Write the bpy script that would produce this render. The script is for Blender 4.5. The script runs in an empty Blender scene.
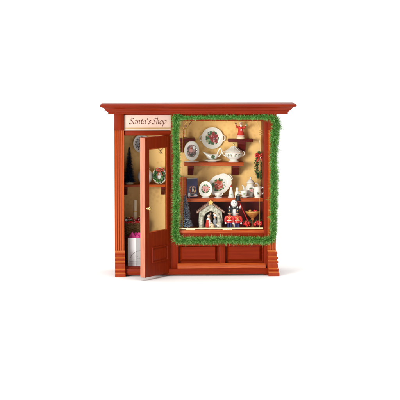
import bpy, bmesh, math, random
from mathutils import Vector, Matrix, noise
rnd = random.Random(7)
sc = bpy.context.scene
COL = sc.collection
S = 0.01                      # one photograph pixel at the shop front = 1 cm of scene
PI = math.pi
sin, cos, rad = math.sin, math.cos, math.radians

# ------------------------------------------------------------------ camera
PITCH, YAW, D = rad(5.8), rad(2.6), 2100.0
F = Vector((sin(YAW)*cos(PITCH), cos(YAW)*cos(PITCH), -sin(PITCH)))
R = Vector((cos(YAW), -sin(YAW), 0))
U = R.cross(F)

def _p(sx, sy, d, z0):
    C = Vector((0, 0, z0)) - D*F
    r = F + ((sx-200)/D)*R + ((200-sy)/D)*U
    return C + ((d-C.y)/r.y)*r
Z0 = -_p(120, 277, -7, 0).z

def P(sx, sy, d=0.0):
    """real position (in cm) of the spot seen at photo pixel sx, sy when it lies d cm behind the shop front"""
    return _p(sx, sy, d, Z0)
def X(sx, d=0.0): return P(sx, 200, d).x
def Z(sy, d=0.0): return P(200, sy, d).z

cd = bpy.data.cameras.new('camera'); cam = bpy.data.objects.new('camera', cd); COL.objects.link(cam)
cam.location = (Vector((0, 0, Z0)) - D*F)*S
cam.rotation_euler = F.to_track_quat('-Z', 'Y').to_euler()
cd.sensor_width = 36; cd.lens = 36*D/400; cd.clip_start = 0.5; cd.clip_end = 400
sc.camera = cam

# ------------------------------------------------------------------ light
w = bpy.data.worlds.new('World'); sc.world = w; w.use_nodes = True
w.node_tree.nodes['Background'].inputs[0].default_value = (1.0, 0.995, 0.985, 1)
w.node_tree.nodes['Background'].inputs[1].default_value = 0.50

def area(name, loc, target, size, power, col=(1, 1, 1)):
    l = bpy.data.lights.new(name, 'AREA'); l.shape = 'SQUARE'; l.size = size; l.energy = power; l.color = col
    o = bpy.data.objects.new(name, l); COL.objects.link(o); o.location = loc
    o.rotation_euler = (Vector(target)-Vector(loc)).to_track_quat('-Z', 'Y').to_euler()
    return o
AZ, EL, DIST = rad(33), rad(6), 14
area('softbox_key', (-sin(AZ)*cos(EL)*DIST, -cos(AZ)*cos(EL)*DIST, 0.9+sin(EL)*DIST), (0, 0, 0.9), 4.2, 2050, (1, 0.97, 0.92))
area('softbox_top', (0, -1.0, 15), (0, 0, 0), 16, 2200, (1, 0.99, 0.97))
sc.view_settings.view_transform = 'Standard'; sc.view_settings.look = 'None'
sc.view_settings.exposure = 0; sc.view_settings.gamma = 1
sc.render.engine = 'CYCLES'
sc.cycles.use_denoising = True
sc.cycles.max_bounces = 10; sc.cycles.transparent_max_bounces = 12; sc.cycles.caustics_reflective = False

# ------------------------------------------------------------------ materials
def mat(name, col, rough=0.5, coat=0.0, metal=0.0, col2=None, scale=60.0, stretch=(1, 1, 1), bump=0.0, spec=0.5, lo=.35, hi=.65, detail=4):
    m = bpy.data.materials.new(name); m.use_nodes = True
    nt = m.node_tree; b = nt.nodes['Principled BSDF']
    b.inputs['Base Color'].default_value = (*col, 1); b.inputs['Roughness'].default_value = rough
    b.inputs['Metallic'].default_value = metal; b.inputs['Coat Weight'].default_value = coat
    b.inputs['Coat Roughness'].default_value = 0.12; b.inputs['Specular IOR Level'].default_value = spec
    if col2 or bump:
        tc = nt.nodes.new('ShaderNodeTexCoord'); mp = nt.nodes.new('ShaderNodeMapping')
        mp.inputs['Scale'].default_value = stretch
        nt.links.new(tc.outputs['Object'], mp.inputs[0])
        nz = nt.nodes.new('ShaderNodeTexNoise'); nz.inputs['Scale'].default_value = scale; nz.inputs['Detail'].default_value = detail
        nt.links.new(mp.outputs[0], nz.inputs['Vector'])
        if col2:
            cr = nt.nodes.new('ShaderNodeValToRGB')
            cr.color_ramp.elements[0].position = lo; cr.color_ramp.elements[0].color = (*col, 1)
            cr.color_ramp.elements[1].position = hi; cr.color_ramp.elements[1].color = (*col2, 1)
            nt.links.new(nz.outputs['Fac'], cr.inputs[0]); nt.links.new(cr.outputs[0], b.inputs['Base Color'])
        if bump:
            bp = nt.nodes.new('ShaderNodeBump'); bp.inputs['Strength'].default_value = bump; bp.inputs['Distance'].default_value = 0.01
            nt.links.new(nz.outputs['Fac'], bp.inputs['Height']); nt.links.new(bp.outputs[0], b.inputs['Normal'])
    return m

WA, WB = (0.148, 0.0105, 0.0015), (0.24, 0.021, 0.003)
M = {}
M['wood_v'] = mat('cherry_wood_upright', WA, .42, .03, col2=WB, scale=5, stretch=(9, 9, .6), bump=.02, lo=.2, hi=.8, detail=6, spec=.07)
M['wood_h'] = mat('cherry_wood_level', WA, .42, .03, col2=WB, scale=5, stretch=(.6, 9, 9), bump=.02, lo=.2, hi=.8, detail=6, spec=.07)
M['wood_p'] = mat('lit_cherry_wood', (.37, .055, .009), .26, .12, col2=(.46, .085, .016), scale=5, stretch=(9, 9, .6), bump=.02, lo=.2, hi=.8, detail=6, spec=.14)  # key light on the pilaster shafts painted in as a lighter cherry tone
M['wood_f'] = mat('carved_foot_wood', (.24, .024, .003), .26, .2, col2=(.33, .04, .006), scale=5, stretch=(9, 9, .6), bump=.02, lo=.2, hi=.8, detail=6, spec=.2)
M['wood_c'] = mat('polished_cherry_wood', WA, .3, .1, col2=WB, scale=5, stretch=(.6, 9, 9), bump=.02, lo=.2, hi=.8, detail=6, spec=.12)
M['ridge_lit'] = mat('ridge_highlight_orange', (.44, .105, .018), .25, .4, col2=(.54, .15, .032), scale=5, stretch=(.6, 9, 9))  # top-light highlight of the foot ridges put into their colour
M['wood_d'] = mat('dark_cherry_wood', (0.085, .005, .005), .45, 0, col2=(.13, .009, .007), scale=9, stretch=(.7, 9, 9), bump=.03, spec=.15)
M['wood_s'] = mat('orange_shelf_wood', (0.33, .046, .006), .35, .06, col2=(.44, .08, .013), scale=9, stretch=(.7, 9, 9), bump=.03, spec=.2)
M['edge_lit'] = mat('lit_edge_wood', (.38, .125, .07), .5, col2=(.48, .18, .105), scale=9, stretch=(9, 9, .6))  # key light on the door's latch edge put into a paler colour
M['sign'] = mat('cream_sign_paint', (0.57, .40, .325), .5, 0, col2=(.60, .43, .35), scale=20)
M['ink'] = mat('brown_ink', (0.10, .018, .012), .6)
M['gold_ink'] = mat('dull_gold_paint', (.34, .2, .06), .35, .2)
M['gold'] = mat('gold_metal', (.86, .60, .22), .22, 0, 1.0)
M['gold_paint'] = mat('gold_paint', (.72, .44, .11), .3, .3)
M['pale_gold'] = mat('pale_gold_strip', (.82, .66, .36), .3, .3)
M['china'] = mat('white_china', (.74, .715, .66), .07, .6)
M['gilt'] = mat('gilt_rim', (.62, .45, .18), .25, .3)
M['leaf'] = mat('painted_leaf', (.015, .07, .02), .3, .2, col2=(.06, .14, .04), scale=90)
M['leaf_soft'] = mat('painted_pale_leaf', (.25, .34, .18), .3, .4)
M['red_print'] = mat('painted_flower_red', (.17, .006, .010), .3, .2, col2=(.36, .02, .02), scale=120)
M['rust_print'] = mat('painted_rust_red', (.32, .03, .015), .3, .2, col2=(.50, .09, .04), scale=120)
M['pink_print'] = mat('painted_pink', (.60, .28, .26), .3, .4)
M['dark_print'] = mat('painted_dark', (.05, .035, .04), .3, .4)
M['mauve'] = mat('painted_mauve_scene', (.12, .07, .07), .25, .3, col2=(.42, .27, .25), scale=55, lo=.42, hi=.6)
M['red'] = mat('red_lacquer', (.52, .014, .012), .3, .3)
M['cloth_red'] = mat('red_cloth', (.50, .022, .014), .75, col2=(.62, .04, .02), scale=80)
M['blue'] = mat('dark_blue_lacquer', (.012, .018, .11), .3, .3)
M['black'] = mat('black_lacquer', (.012, .012, .016), .35, .2)
M['skin'] = mat('painted_skin', (.72, .42, .28), .5, .1)
M['cream'] = mat('cream_paint', (.80, .66, .44), .5)
M['white'] = mat('white_paint', (.82, .81, .79), .5)
M['paper'] = mat('white_paper', (.76, .76, .76), .6)
M['grey_ink'] = mat('grey_print', (.22, .22, .24), .6)
M['magenta'] = mat('magenta_tissue', (.46, .006, .15), .6, col2=(.58, .02, .22), scale=60)
M['wicker'] = mat('brown_wicker', (.16, .085, .03), .6, col2=(.34, .19, .07), scale=120)
M['bright_berry'] = mat('bright_red_berry', (.68, .025, .02), .3, .3)
M['berry'] = mat('dark_red_berry', (.22, .008, .014), .25, .4)
M['pine_d'] = mat('tinsel_dark_green', (.03, .15, .018), .5)
M['pine_m'] = mat('tinsel_mid_green', (.10, .33, .04), .5)
M['pine_l'] = mat('tinsel_light_green', (.27, .54, .16), .5)
M['wire'] = mat('garland_wire', (.06, .22, .03), .6)
M['fir_d'] = mat('blue_fir_bristle', (.02, .04, .085), .6)
M['fir_m'] = mat('teal_fir_bristle', (.06, .13, .17), .6)
M['frost'] = mat('frosted_bristle', (.78, .86, .90), .6)
M['fir_b'] = mat('frosted_blue_bristle', (.02, .07, .23), .6)
M['fir_t'] = mat('frosted_teal_bristle', (.07, .24, .46), .6)
M['holly'] = mat('holly_green', (.012, .085, .022), .35, .3)
M['bark'] = mat('brown_wood', (.20, .09, .035), .6, col2=(.3, .14, .05), scale=60)
M['bowl'] = mat('turned_golden_wood', (.30, .085, .018), .28, .5, col2=(.55, .22, .05), scale=40, stretch=(1, 1, 4))
M['stone'] = mat('weathered_stone', (.22, .215, .15), .85, col2=(.66, .64, .53), scale=45, bump=.5)
M['roof'] = mat('brown_roof_tile', (.22, .12, .08), .8, col2=(.46, .29, .23), scale=60, bump=.3)
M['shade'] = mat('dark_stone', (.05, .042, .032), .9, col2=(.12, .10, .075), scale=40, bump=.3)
M['grey_blue'] = mat('grey_blue_robe', (.30, .32, .36), .7)
M['navy'] = mat('navy_cover', (.014, .012, .055), .3, .4, col2=(.05, .035, .11), scale=18)
M['plate_blue'] = mat('blue_grey_print', (.05, .055, .065), .3, .4, col2=(.42, .44, .45), scale=70, lo=.45, hi=.55)
M['floor'] = mat('white_sweep', (.95, .95, .95), .9, spec=.1)
M['ceil'] = mat('cream_lining', (.80, .66, .42), .8)

# wallpaper: tan with a faint leafy mottle
def wallpaper():
    m = mat('tan_wallpaper', (.66, .40, .145), .75, spec=.25)
    nt = m.node_tree; b = nt.nodes['Principled BSDF']
    tc = nt.nodes.new('ShaderNodeTexCoord')
    n1 = nt.nodes.new('ShaderNodeTexNoise'); n1.inputs['Scale'].default_value = 4; n1.inputs['Detail'].default_value = 3
    n2 = nt.nodes.new('ShaderNodeTexVoronoi'); n2.inputs['Scale'].default_value = 26; n2.inputs['Randomness'].default_value = .75
    n3 = nt.nodes.new('ShaderNodeTexNoise'); n3.inputs['Scale'].default_value = 38; n3.inputs['Detail'].default_value = 5
    mx = nt.nodes.new('ShaderNodeMath'); mx.operation = 'MULTIPLY_ADD'; mx.inputs[1].default_value = .5
    mx2 = nt.nodes.new('ShaderNodeMath'); mx2.operation = 'MULTIPLY_ADD'; mx2.inputs[1].default_value = .45
    cr = nt.nodes.new('ShaderNodeValToRGB')
    cr.color_ramp.elements[0].position = .35; cr.color_ramp.elements[0].color = (.60, .32, .10, 1)
    cr.color_ramp.elements[1].position = .95; cr.color_ramp.elements[1].color = (.88, .57, .215, 1)
    for n in (n1, n2, n3): nt.links.new(tc.outputs['Object'], n.inputs['Vector'])
    nt.links.new(n2.outputs['Distance'], mx.inputs[0]); nt.links.new(n1.outputs['Fac'], mx.inputs[2])
    nt.links.new(n3.outputs['Fac'], mx2.inputs[0]); nt.links.new(mx.outputs[0], mx2.inputs[2])
    nt.links.new(mx2.outputs[0], cr.inputs[0]); nt.links.new(cr.outputs[0], b.inputs['Base Color'])
    return m
M['wallpaper'] = wallpaper()

def glass_mat():
    m = bpy.data.materials.new('clear_glass'); m.use_nodes = True; nt = m.node_tree
    nt.nodes.remove(nt.nodes['Principled BSDF'])
    t = nt.nodes.new('ShaderNodeBsdfTransparent'); t.inputs[0].default_value = (.985, .99, .985, 1)
    g = nt.nodes.new('ShaderNodeBsdfGlossy'); g.inputs['Roughness'].default_value = .02
    mx = nt.nodes.new('ShaderNodeMixShader'); mx.inputs[0].default_value = .003
    nt.links.new(t.outputs[0], mx.inputs[1]); nt.links.new(g.outputs[0], mx.inputs[2])
    nt.links.new(mx.outputs[0], nt.nodes['Material Output'].inputs[0])
    return m
M['glass'] = glass_mat()

# ------------------------------------------------------------------ mesh builder (units: cm, scaled by S on build)
class B:
    def __init__(s): s.bm = bmesh.new(); s.mats = []
    def mi(s, m):
        if m not in s.mats: s.mats.append(m)
        return s.mats.index(m)
    def _faces(s, fs, m):
        i = s.mi(m)
        for f in fs: f.material_index = i
    def hull(s, pts8, m, bev=0):
        v = [s.bm.verts.new(p) for p in pts8]
        fs = [s.bm.faces.new([v[i] for i in q]) for q in ((3, 2, 1, 0), (4, 5, 6, 7), (0, 1, 5, 4), (1, 2, 6, 5), (2, 3, 7, 6), (3, 0, 4, 7))]
        s._faces(fs, m)
        if bev:
            es = list({e for f in fs for e in f.edges})
            r = bmesh.ops.bevel(s.bm, geom=es, offset=bev, segments=2, profile=.5, affect='EDGES')
            s._faces(r['faces'], m)
        return s
    def box(s, x0, x1, y0, y1, z0, z1, m, bev=0):
        x0, x1 = sorted((x0, x1)); y0, y1 = sorted((y0, y1)); z0, z1 = sorted((z0, z1))
        return s.hull([(x0, y0, z0), (x1, y0, z0), (x1, y1, z0), (x0, y1, z0), (x0, y0, z1), (x1, y0, z1), (x1, y1, z1), (x0, y1, z1)], m, bev)
    def loft(s, rings, m, closed=True, caps=True):
        vr = [[s.bm.verts.new(p) for p in r] for r in rings]; fs = []
        n = len(vr[0])
        for a, b in zip(vr, vr[1:]):
            for i in range(n if closed else n-1):
                j = (i+1) % n
                fs.append(s.bm.faces.new((a[i], a[j], b[j], b[i])))
        if caps:
            for r, fl in ((vr[0], True), (vr[-1], False)):
                fs.append(s.bm.faces.new(r[::-1] if fl else r))
        s._faces(fs, m); return s
    def lathe(s, prof, m, c=(0, 0, 0), seg=28, sx=1, sy=1, axis='z'):
        rings = []
        for r, z in prof:
            ring = []
            for k in range(seg):
                a = 2*PI*k/seg; r_ = max(r, .01)
                if axis == 'z': q = (c[0]+r_*cos(a)*sx, c[1]+r_*sin(a)*sy, c[2]+z)
                elif axis == 'y': q = (c[0]+r_*cos(a)*sx, c[1]-z, c[2]+r_*sin(a)*sy)
                else: q = (c[0]+z, c[1]+r_*cos(a)*sx, c[2]+r_*sin(a)*sy)
                ring.append(q)
            rings.append(ring)
        return s.loft(rings, m)
    def tube(s, pts, rr, m, seg=8, caps=True, closed=False):
        pts = [Vector(p) for p in pts]; n = len(pts)
        if not hasattr(rr, '__len__'): rr = [rr]*n
        rings = []; ref = Vector((.13, .97, .21))
        for i, p in enumerate(pts):
            if closed: t = pts[(i+1) % n]-pts[i-1]
            else: t = pts[min(i+1, n-1)]-pts[max(i-1, 0)]
            t.normalize()
            a = t.cross(ref).normalized(); b = t.cross(a)
            rings.append([p+rr[i]*(cos(2*PI*k/seg)*a+sin(2*PI*k/seg)*b) for k in range(seg)])
        if closed: rings.append(rings[0]); caps = False
        return s.loft(rings, m, caps=caps)
    def ball(s, c, r, m, seg=14):
        if not hasattr(r, '__len__'): r = (r, r, r)
        n = max(6, seg//2); prof = []
        rings = []
        for i in range(n+1):
            t = -PI/2+PI*i/n; q = max(cos(t), .02)
            rings.append([(c[0]+r[0]*q*cos(2*PI*k/seg), c[1]+r[1]*q*sin(2*PI*k/seg), c[2]+r[2]*sin(t)) for k in range(seg)])
        return s.loft(rings, m)
    def prism(s, poly, y0, y1, m, bev=0):            # poly of (x, z), extruded in y
        a = [s.bm.verts.new((x, y0, z)) for x, z in poly]; b = [s.bm.verts.new((x, y1, z)) for x, z in poly]
        n = len(poly); fs = [s.bm.faces.new(a), s.bm.faces.new(b[::-1])]
        for i in range(n): fs.append(s.bm.faces.new((a[i], b[i], b[(i+1) % n], a[(i+1) % n])))
        s._faces(fs, m); return s
    def xprism(s, poly, x0, x1, m, dx0=None, dx1=None):   # poly of (y, z), extruded in x; optional per-vertex x shifts
        n = len(poly); dx0 = dx0 or [0]*n; dx1 = dx1 or [0]*n
        a = [s.bm.verts.new((x0+dx0[i], y, z)) for i, (y, z) in enumerate(poly)]
        b = [s.bm.verts.new((x1+dx1[i], y, z)) for i, (y, z) in enumerate(poly)]
        fs = [s.bm.faces.new(a), s.bm.faces.new(b[::-1])]
        for i in range(n): fs.append(s.bm.faces.new((a[i], b[i], b[(i+1) % n], a[(i+1) % n])))
        s._faces(fs, m); return s
    def poly(s, pts, m):
        s._faces([s.bm.faces.new([s.bm.verts.new(p) for p in pts])], m); return s
    def build(s, name, parent=None, smooth=True, ang=38, loc=None, rot=None, remesh=None):
        bmesh.ops.recalc_face_normals(s.bm, faces=s.bm.faces[:])
        bmesh.ops.scale(s.bm, vec=(S, S, S), verts=s.bm.verts[:])
        if smooth:
            lim = rad(ang)
            for f in s.bm.faces: f.smooth = True
            for e in s.bm.edges:
                if len(e.link_faces) == 2 and e.calc_face_angle(0) > lim: e.smooth = False
        me = bpy.data.meshes.new(name); s.bm.to_mesh(me); s.bm.free()
        for m in s.mats: me.materials.append(M[m])
        o = bpy.data.objects.new(name, me); COL.objects.link(o)
        if parent: o.parent = parent
        if loc is not None: o.location = Vector(loc)*S
        if rot is not None: o.rotation_euler = rot
        if remesh:
            md = o.modifiers.new('fuse', 'REMESH'); md.mode = 'VOXEL'; md.voxel_size = remesh*S; md.use_smooth_shade = True
            sm = o.modifiers.new('soften', 'SMOOTH'); sm.iterations = 3
        return o

def thing(name, label, cat, loc=(0, 0, 0), rot=(0, 0, 0), group=None):
    o = bpy.data.objects.new(name, None); COL.objects.link(o); o.empty_display_size = .05
    o.location = Vector(loc)*S; o.rotation_euler = rot; o['label'] = label; o['category'] = cat
    if group: o['group'] = group
    return o

# ------------------------------------------------------------------ the white sweep it stands on
def sweep():
    b = B(); prof = [(-3600, 0), (900, 0)]
    for k in range(1, 13):
        a = PI/2*k/12; prof.append((900+500*sin(a), 500-500*cos(a)))
    prof.append((1400, 2600))
    b.loft([[(-4000, y, z) for y, z in prof], [(4000, y, z) for y, z in prof]], 'floor', closed=False, caps=False)
    o = b.build('white_backdrop', ang=80); o['kind'] = 'structure'
sweep()

# ------------------------------------------------------------------ the shop
shop = thing('miniature_shop', 'red cherry wood miniature shop front with open door and display window', 'miniature shop', (0, 0, 0))
DB, DL = 54, 42                         # back wall, lower display back
xl, xr = X(114.6), X(276)
ztop, zbot = Z(114.6), Z(274.6)
zfloor = Z(265.5, 12)
CI = 3.4                                # the box behind is a little narrower than the facade
xl, xr = xl+CI, xr-CI
b = B()
b.box(xl, xl+3, 6, DB+3, zbot, ztop, 'wood_v', .3).build('side_wall', shop)
B().box(X(264.6, 6), xr, 6.1, DB+3, zbot, ztop, 'wood_v', .3).build('side_wall', shop)
B().box(xl+3, X(264.6, 6)-.02, DB, DB+3, zbot, ztop, 'wallpaper').build('back_wall', shop)
B().box(xl+3, X(264.6, 6)-.1, 6, DB, ztop-3, ztop, 'ceil').build('ceiling_panel', shop)
B().box(xl+3, X(176), .6, DB, zfloor-3, zfloor, 'wood_h', .2).build('floor_board', shop)

# cornice: moulding carried round three sides
def cornice():
    prof = [(0, 114.2), (0, 112.4), (.5, 112.0), (1.3, 111.8), (1.5, 110.9), (1.5, 110.6), (2.4, 110.4), (3.1, 109.7), (3.9, 108.5), (4.9, 107.8), (5.9, 107.5),
            (5.9, 107.1), (6.6, 107.0), (7.6, 106.9), (8.1, 106.3), (8.0, 105.4), (7.2, 104.4), (6.2, 103.7), (4.8, 103.3)]
    x0, x1, yf = X(108.6, -6), X(287.6, -6), -4.5
    b = B(); rings = []
    for o, sy in prof:
        z = Z(sy, yf-o)
        rings.append([(x0-o, 5.5, z), (x0-o, yf-o, z), (x1+o, yf-o, z), (x1+o, 5.5, z)])
    b.loft(rings, 'wood_c')
    return b.build('cornice', shop, ang=20)
cornice()

# front frame
def fbox(n, sx0, sx1, sy0, sy1, d0, d1, m, bev=.35, parent=shop):
    return B().box(X(sx0, d0), X(sx1, d0), d0, d1, Z(sy0, d0), Z(sy1, d0), m, bev).build(n, parent)
fbox('corner_post', 114.6, 124.2, 113.6, 275, 0, 6, 'wood_v')
fbox('corner_post', 263.9, 276, 113.6, 275, 0, 6, 'wood_v')
fbox('top_rail', 124.3, 263.8, 113.6, 121, .3, 6, 'wood_h')
fbox('mullion', 171, 178.2, 121.1, 269, .2, 6, 'wood_v')
fbox('lintel', 124.3, 170.9, 130.6, 135.2, .4, 5.5, 'wood_h', .8)
fbox('apron_rail', 178.3, 263.8, 233, 246.4, 0.1, 6, 'wood_h', .5)
fbox('panel_stile', 219.3, 225.4, 246.5, 263.4, .2, 6, 'wood_v', .5)
for a, c in ((178.3, 219.2), (225.5, 263.8)):           # recessed panels with a raised field
    b = B(); x0, x1, z0, z1 = X(a), X(c), Z(265.4), Z(246.5)
    b.box(x0, x1, 5.2, 6.5, z0, z1, 'wood_h')
    f = [(x0+1.5, 5.2, z0+3.4), (x1-1.5, 5.2, z0+3.4), (x1-1.5, 5.2, z1-.02), (x0+1.5, 5.2, z1-.02)]
    g = [(x0+4.0, 2.3, z0+6.2), (x1-4.0, 2.3, z0+6.2), (x1-4.0, 2.3, z1-.6), (x0+4.0, 2.3, z1-.6)]
    b.loft([f, g], 'wood_h')
    b.build('base_panel', shop)
# plinth with a chamfered ledge
b = B(); b.box(X(124.4), X(268.6), -3.6, 6, Z(274.4, -3.6), Z(268.6, -3.6), 'wood_h', .35).build('plinth', shop)
b = B()
zz = Z(268.5, -3.6)
b.xprism([(0.05, zz), (-3.5, zz), (-3.5, zz+.9), (-.6, zz+4.6), (.05, zz+4.9)], X(177.4), X(265.6), 'wood_s').build('ledge', shop)

# pilasters: block, reeded shaft, scroll foot
def pilaster(sx0, sx1, skew):
    x0, x1 = X(sx0, -2), X(sx1, -2); b = B()
    b.box(x0-.3, x1+.2, -3.4, 0, Z(130.2, -3), Z(113.8, -3), 'wood_v', .4)
    pts = [(x0, 0), (x0, -2.0)]; n = 4; ww = (x1-x0-1.6)/n
    for k in range(n):
        for j in range(7):
            a = PI*j/6; pts.append((x0+.8+ww*(k+.5)-cos(a)*ww*.40, -1.5-sin(a)*1.35))
    pts += [(x1, -2.0), (x1, 0)]
    za, zb = Z(250.2, -2), Z(130.3, -2)
    b.loft([[(x, y, za) for x, y in pts], [(x, y, zb) for x, y in pts]], 'wood_p')
    o = b.build('pilaster', shop, ang=50)
    fp = [(250.2, -3.2), (251.3, -3.7), (252.4, -5.3), (253.9, -5.5), (254.6, -4.3), (256.7, -4.5), (257.8, -6.1), (259.1, -6.3), (259.7, -5.1), (260.6, -5.2), (261.7, -6.6), (262.8, -6.7),
          (263.5, -5.6), (266.4, -5.5), (268.2, -6.1), (269.3, -7.6), (270.6, -7.8), (271.2, -6.8), (272.2, -7.0), (273.3, -8.3), (276.2, -8.5), (276.9, -8.2)]
    poly = [(0, Z(250.2, -3))] + [(d, max(0, Z(sy, d))) for sy, d in fp[:-1]] + [(-8, 0), (0, 0)]
    q = [max(0, -y-3.5) for y, z in poly]
    f = B().xprism(poly, x0-.1, x1+.3, 'wood_f', [k*(.22 if skew else .05) for k in q], [k*(.62 if skew else .16) for k in q])
    bmesh.ops.recalc_face_normals(f.bm, faces=f.bm.faces[:]); bi = f.mi('ridge_lit')
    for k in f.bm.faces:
        if .35 < k.normal.z < .95 and k.normal.y < -.2: k.material_index = bi  # up-facing ridge facets take the painted highlight
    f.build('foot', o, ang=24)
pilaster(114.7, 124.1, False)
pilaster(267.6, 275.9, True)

# sign with calligraphic lettering (broad nib strokes)
sg = fbox('sign_board', 124.4, 170.9, 114.9, 130.4, -.6, .2, 'sign', .15)
fbox('trim_line', 124.9, 170.8, 127.5, 128.4, -.9, -.62, 'gold_ink', .05, sg)
def bez(p0, p1, p2, p3, n=12):
    o = []
    for i in range(n+1):
        t = i/n; u = 1-t
        o.append((u**3*p0[0]+3*u*u*t*p1[0]+3*u*t*t*p2[0]+t**3*p3[0], u**3*p0[1]+3*u*u*t*p1[1]+3*u*t*t*p2[1]+t**3*p3[1]))
    return o
def ch(*segs):
    o = []
    for g in segs: o += (bez(*g) if len(g) == 4 else [g[0], g[1]])[(1 if o else 0):]
    return o
bigS = [ch(((.98, 1.42), (.86, 1.72), (.30, 1.74), (.30, 1.28)), ((.30, 1.28), (.30, .92), (.84, .88), (.82, .42)), ((.82, .42), (.80, -.06), (.18, -.1), (.02, .26)))]
la = [ch(((.66, .92), (.36, 1.1), (.02, .72), (.03, .30)), ((.03, .30), (.06, -.1), (.42, .02), (.62, .55))), ch(((.70, 1.0), (.60, .35), (.58, -.05), (.88, .14)))]
ln = [ch(((-.03, .84), (.05, .95), (.1, 1.0), (.14, 1.0)), ((.14, 1.0), (.12, 0))), ch(((.12, .42), (.26, .98), (.66, 1.2), (.62, .74)), ((.62, .74), (.56, .18), (.56, -.06), (.84, .14)))]
lt = [ch(((.26, 1.38), (.18, .45), (.10, -.12), (.52, .12))), ch(((-.02, .96), (.50, 1.0)))]
lap = [ch(((.14, 1.62), (.20, 1.22)))]
ls = [ch(((.56, .88), (.46, 1.06), (.14, 1.02), (.16, .76)), ((.16, .76), (.18, .54), (.50, .56), (.48, .26)), ((.48, .26), (.44, -.05), (.10, -.03), (0, .14)))]
lh = [ch(((-.02, 1.60), (.05, 1.7), (.1, 1.75), (.15, 1.75)), ((.15, 1.75), (.12, 0))), ln[1]]
lo = [ch(((.38, 1.0), (-.08, .98), (-.08, 0), (.34, 0)), ((.34, 0), (.84, .02), (.82, 1.0), (.38, 1.0)))]
lp = [ch(((-.03, .84), (.05, .95), (.1, 1.0), (.14, 1.0)), ((.14, 1.0), (.08, -.62))), ch(((.12, .55), (.26, 1.02), (.80, 1.2), (.76, .58)), ((.76, .58), (.72, -.02), (.32, -.08), (.10, .12)))]
word = [(bigS, 1.14), (la, .98), (ln, .96), (lt, .62), (la, .94), (lap, .60), (ls, .94), (bigS, 1.16), (lh, .96), (lo, .92), (lp, .9)]
def lettering():
    b = B(); u = 3.66; x = 0; k = 0; ang = rad(40); x0, z0 = X(129.2, -1), Z(123.9, -1)
    nx, nz = cos(ang)*.15, sin(ang)*.15
    for strokes, adv in word:
        for st in strokes:
            y = -.66-.012*(k % 7); k += 1
            a, c = [], []
            for px, pz in st:
                qx = x+px+.2*pz
                a.append((x0+u*(qx-nx), y, z0+u*(pz-nz))); c.append((x0+u*(qx+nx), y, z0+u*(pz+nz)))
            b.loft([a, c], 'ink', closed=False, caps=False)
        x += adv
    b.build('lettering', sg, smooth=False)
lettering()

# door, hinged on the mullion and swung outwards
def door():
    zb, zt = Z(272.2), Z(135.0); Wd = 46.2; H = zt-zb; T = 6.0
    e = bpy.data.objects.new('door', None); COL.objects.link(e); e.parent = shop
    e.location = Vector((X(170.9), -.3, zb))*S; e.rotation_euler = (0, 0, rad(55.2))
    def zs(sy): return Z(sy)-zb
    gx0, gx1, gz0, gz1 = -Wd+7, -6.2, zs(229), zs(146.2)
    b = B()
    RB = 1.7                                             # the rear of the frame is rebated round the pane
    b.box(-Wd, gx0-3.5, 0, T, 0, H, 'wood_v', .35); b.box(gx0-3.8, gx0, .004, RB, .05, H-.05, 'wood_v')
    b.box(-1.3, 0, 0, T, 0, H, 'wood_v', .35); b.box(gx1, -1.0, .004, RB, .05, H-.05, 'wood_v')
    b.box(gx0-.3, gx1+.3, .15, RB, gz1, H-.1, 'wood_v'); b.box(gx0-3.6, -1.2, RB, T-.15, gz1+3, H-.1, 'wood_v')
    b.box(gx0-.3, gx1+.3, .15, RB, .1, gz0, 'wood_v'); b.box(gx0-3.6, -1.2, RB, T-.15, .1, gz0-3, 'wood_v')
    b.build('door_frame', e)
    B().box(-Wd-.35, -Wd-.01, .5, T-.3, .2, H-.2, 'edge_lit').build('lit_edge_strip', e)  # thin strip that carries the painted light of the latch edge
    bd = B()                                             # bead round the pane
    for (a, c, q, r) in ((gx0, gx0+1.1, gz0, gz1), (gx1-1.1, gx1, gz0, gz1)): bd.box(a+.02, c-.02, .5, 1.6, q+.02, r-.02, 'wood_s', .2)
    bd.box(gx0+1.1, gx1-1.1, .5, 1.6, gz0+.02, gz0+1.1, 'wood_s', .2); bd.box(gx0+1.1, gx1-1.1, .5, 1.6, gz1-1.1, gz1-.02, 'wood_s', .2)
    bd.build('glazing_bead', e)
    B().box(gx0-2, gx1+2, 1.75, 2.0, gz0-2, gz1+2, 'glass').build('door_glass', e)
    px0, px1, pz0, pz1 = -Wd+11.5, -6.5, zs(259.2), zs(243.6)
    b = B()                                              # moulded raised panel
    def ring(i, y): return [(px0+i, y, pz0+i), (px1-i, y, pz0+i), (px1-i, y, pz1-i), (px0+i, y, pz1-i)]
    b.loft([ring(0, .1), ring(.25, -.9), ring(1.0, -.95), ring(1.5, -.1), ring(2.0, -.05), ring(3.4, -.8), ring(3.5, -.8)], 'wood_v')
    b.build('raised_panel', e, ang=15)
    b = B(); c = (-Wd+4.0, 0, zs(204.6))
    b.lathe([(.01, 3.9), (1.0, 3.8), (1.7, 3.2), (1.95, 2.5), (1.6, 1.7), (.8, 1.3), (.7, .6), (1.5, .4), (1.6, -.05)], 'gold', c, 20, axis='y')
    b.build('knob', e)
door()

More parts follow.
